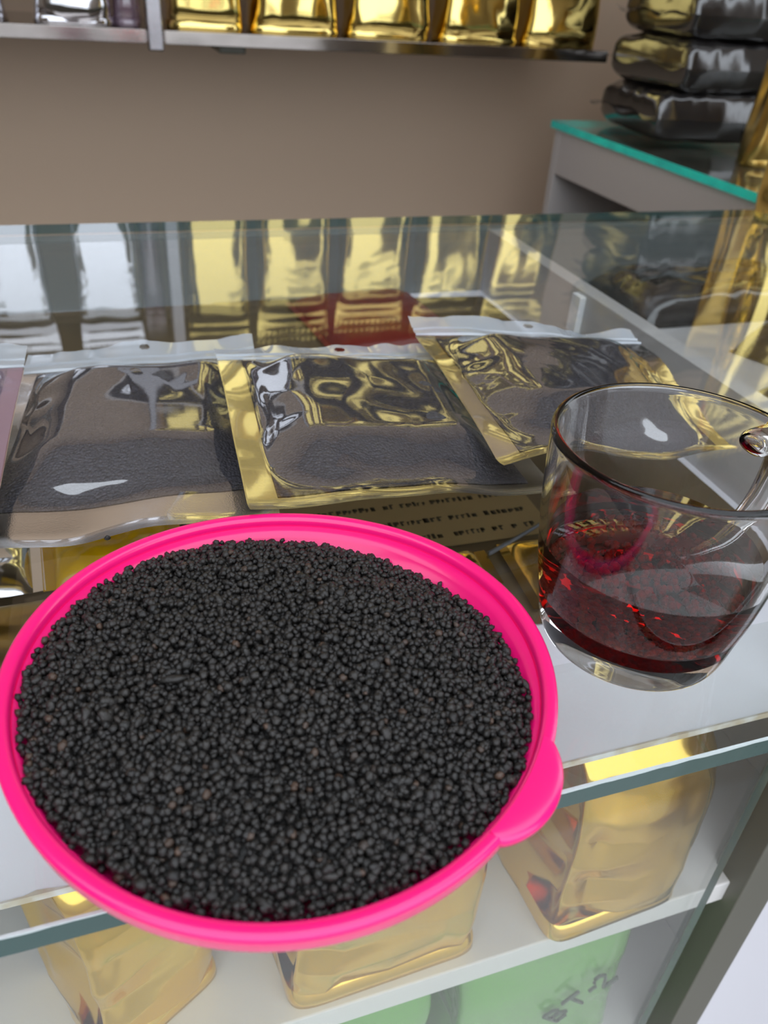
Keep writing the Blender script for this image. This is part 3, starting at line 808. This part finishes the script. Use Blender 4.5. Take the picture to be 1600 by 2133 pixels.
for i in idx:
    x, y = P[i][0] - BC[0] + rs.normal(0, .0008), P[i][1] - BC[1] + rs.normal(0, .0008)
    if math.hypot(x, y) > .0675: continue
    P.append((BC[0] + x, BC[1] + y, heap_z(x, y) + .0009)); S.append(rs.uniform(.0006, .0011))
# inner core so that nothing shows between the granules
V, F = [], []
nr, na = 26, 72
for i in range(nr + 1):
    r = .0690 * i / nr
    for j in range(na):
        a = 2 * math.pi * j / na
        V.append((BC[0] + r * math.cos(a), BC[1] + r * math.sin(a), heap_z(r * math.cos(a), r * math.sin(a)) - .0022))
for i in range(nr):
    for j in range(na):
        j2 = (j + 1) % na; F.append((i * na + j, (i + 1) * na + j, (i + 1) * na + j2, i * na + j2))
heap = grains('tea_granules', np.array(P[nlow:]), np.array(S[nlow:]), M['tea_grain'], 4, sub=2, origin=(BC[0], BC[1], 0.026))
tag(heap, 'heap of loose black tea granules filling the pink bowl', 'tea', kind='stuff')
heap['_o'] = [BC[0], BC[1], 0.026]
core = mk('heap_core', V, F, M['tea_grain'], heap)
core['kind'] = 'stuff'
under = grains('lower_granules', np.array(P[:nlow]), np.array(S[:nlow]), M['tea_grain'], 6, sub=1, origin=(BC[0], BC[1], 0.026))
under.parent = heap; under.location = (0, 0, 0); under['kind'] = 'stuff'

# ------------------------------------------------------------------ glass mug of tea
MC = np.array([0.1704, 0.1826])
mug = thing('glass_mug', (MC[0], MC[1], 0.0), 'clear glass mug half full of red tea', 'mug')
outer = [(0, .0012), (.025, .0012), (.0284, .0004), (.0313, .0012), (.0331, .0036), (.0345, .0085), (.0358, .016), (.0378, .026), (.0395, .038), (.0410, .052), (.0419, .066), (.0424, .0775), (.0426, .0800)]
rim_ = [(.0423, .0815), (.0414, .0821), (.0405, .0817), (.0400, .0803)]
inner = [(.0396, .0775), (.0390, .066), (.0381, .052), (.0366, .038), (.0350, .027), (.0335, .0205), (.0310, .0163), (.026, .0143), (.014, .0136), (0, .0134)]
def smooth_prof(pr, n=4):
    P = [Vector((a, b, 0)) for a, b in pr]; outp = []
    for i in range(len(P) - 1):
        p0 = P[max(0, i - 1)]; p1 = P[i]; p2 = P[i + 1]; p3 = P[min(len(P) - 1, i + 2)]
        for k in range(n):
            t = k / n
            q = .5 * ((2 * p1) + (p2 - p0) * t + (2 * p0 - 5 * p1 + 4 * p2 - p3) * t * t + (3 * p1 - p0 - 3 * p2 + p3) * t ** 3)
            outp.append((max(0, q.x), q.y))
    outp.append(pr[-1]); return outp
pr = smooth_prof(outer + rim_ + inner, 4); pr[0] = outer[0]; pr[-1] = inner[-1]
# tea level set on a ring of the inner wall
i_in = min(range(len(pr)), key=lambda i: (pr[i][0] - inner[0][0]) ** 2 + (pr[i][1] - inner[0][1]) ** 2)
i_lz = min(range(i_in, len(pr)), key=lambda i: abs(pr[i][1] - .0415)); LZ = pr[i_lz][1]
V, F = lathe(pr, 128)
fm = [1 if min(f) >= 0 and all(math.hypot(V[i][0], V[i][1]) <= pr[i_lz][0] + 1e-6 and .0125 < V[i][2] <= LZ + 1e-6 for i in f) else 0 for f in F]
V += np.array([MC[0], MC[1], 0]); mk('mug_body', V, F, M['mug'], mug, mats=[M['mug'], M['wet']], fmat=fm)
# handle towards the right, slightly back
ha = math.radians(15); hd = Vector((math.cos(ha), math.sin(ha), 0))
def hp(r, z): return Vector((MC[0], MC[1], 0)) + hd * r + Vector((0, 0, z))
ctrl = [hp(.0412, .0680), hp(.0470, .0700), hp(.0560, .0690), hp(.0635, .0625), hp(.0655, .0520), hp(.0630, .0400), hp(.0560, .0310), hp(.0470, .0275), hp(.0376, .0270)]
path = []
for i in range(len(ctrl) - 1):
    p0, p1, p2, p3 = ctrl[max(0, i - 1)], ctrl[i], ctrl[i + 1], ctrl[min(len(ctrl) - 1, i + 2)]
    for k in range(6):
        t = k / 6; path.append(.5 * ((2 * p1) + (p2 - p0) * t + (2 * p0 - 5 * p1 + 4 * p2 - p3) * t * t + (3 * p1 - p0 - 3 * p2 + p3) * t ** 3))
path.append(ctrl[-1])
n = len(path); rad = [(.0040 + .0030 * (abs(2 * i / (n - 1) - 1) ** 6)) * min(1.0, .25 + .75 * math.sqrt(min(i, n - 1 - i) / 4)) for i in range(n)]
V, F = [], []
for i, q in enumerate(path):
    t = (path[min(i + 1, n - 1)] - path[max(i - 1, 0)]).normalized(); a = Vector((-hd.y, hd.x, 0)); b = a.cross(t).normalized()
    for k in range(24):
        w = 2 * math.pi * k / 24; V.append(tuple(q + a * rad[i] * 1.35 * math.cos(w) + b * rad[i] * .9 * math.sin(w)))
for i in range(n - 1):
    for k in range(24):
        k2 = (k + 1) % 24; F.append((i * 24 + k, i * 24 + k2, (i + 1) * 24 + k2, (i + 1) * 24 + k))
F.append(tuple(range(24))[::-1]); F.append(tuple((n - 1) * 24 + k for k in range(24)))
mk('handle', V, F, M['mug'], mug)

def inner_r(z):
    pts = inner[::-1]
    for (ra, za), (rb, zb) in zip(pts[:-1], pts[1:]):
        if z <= zb: return ra + (rb - ra) * (z - za) / (zb - za)
    return pts[-1][0]
g = .00004
lp = [(0, pr[-1][1] + g)] + [(max(.0001, r_ - g), z_ + g) for r_, z_ in pr[::-1][1:] if z_ < LZ - 1e-5 and r_ > .0005 and r_ <= pr[i_lz][0]] + [(pr[i_lz][0] - g, LZ), (0, LZ)]
lp = [q for i, q in enumerate(lp) if i == 0 or q != lp[i - 1]]
lp = lp[:1] + [q for q in lp[1:] if q[1] >= lp[0][1] - .001]
V, F = lathe(lp, 96); fm = [1 if all(abs(V[i][2] - LZ) < 1e-6 for i in f) else 0 for f in F]
V += np.array([MC[0], MC[1], 0])
tag(mk('tea_liquid', V, F, None, origin=(MC[0], MC[1], .0134), mats=[M['tea_side'], M['tea']], fmat=fm), 'deep red tea standing in the glass mug', 'tea')
P, S = [], []
for i in range(750):
    r = .0285 * math.sqrt(rs.rand()); a = rs.rand() * 2 * math.pi
    hgt = .0018 + .002 * math.cos(a + 1.2) * r / .029
    z = .0146 + max(0, r - .020) * .30 + .0008 + rs.rand() * hgt
    P.append((MC[0] + r * math.cos(a), MC[1] + r * math.sin(a), z)); S.append(rs.uniform(.0009, .0015))
sed = grains('tea_leaves', np.array(P), np.array(S), M['wet_grain'], 9, sub=1, origin=(MC[0], MC[1], .0140))
tag(sed, 'swollen brown tea leaves settled at the bottom of the mug', 'tea', kind='stuff')
# a few granules spilt on pouches
for i, (px, z, lb) in enumerate((((224, 1120), .0042, 'single black tea granule on the left pouch rim'),)):
    q = unproj(px, z)
    g = grains('tea_granule', np.array([[q.x, q.y, q.z]]), np.array([.0012]), M['tea_grain'], 30 + i, sub=2)
    tag(g, lb, 'tea granule')
for o in scene.objects:
    if '_o' in o: del o['_o']
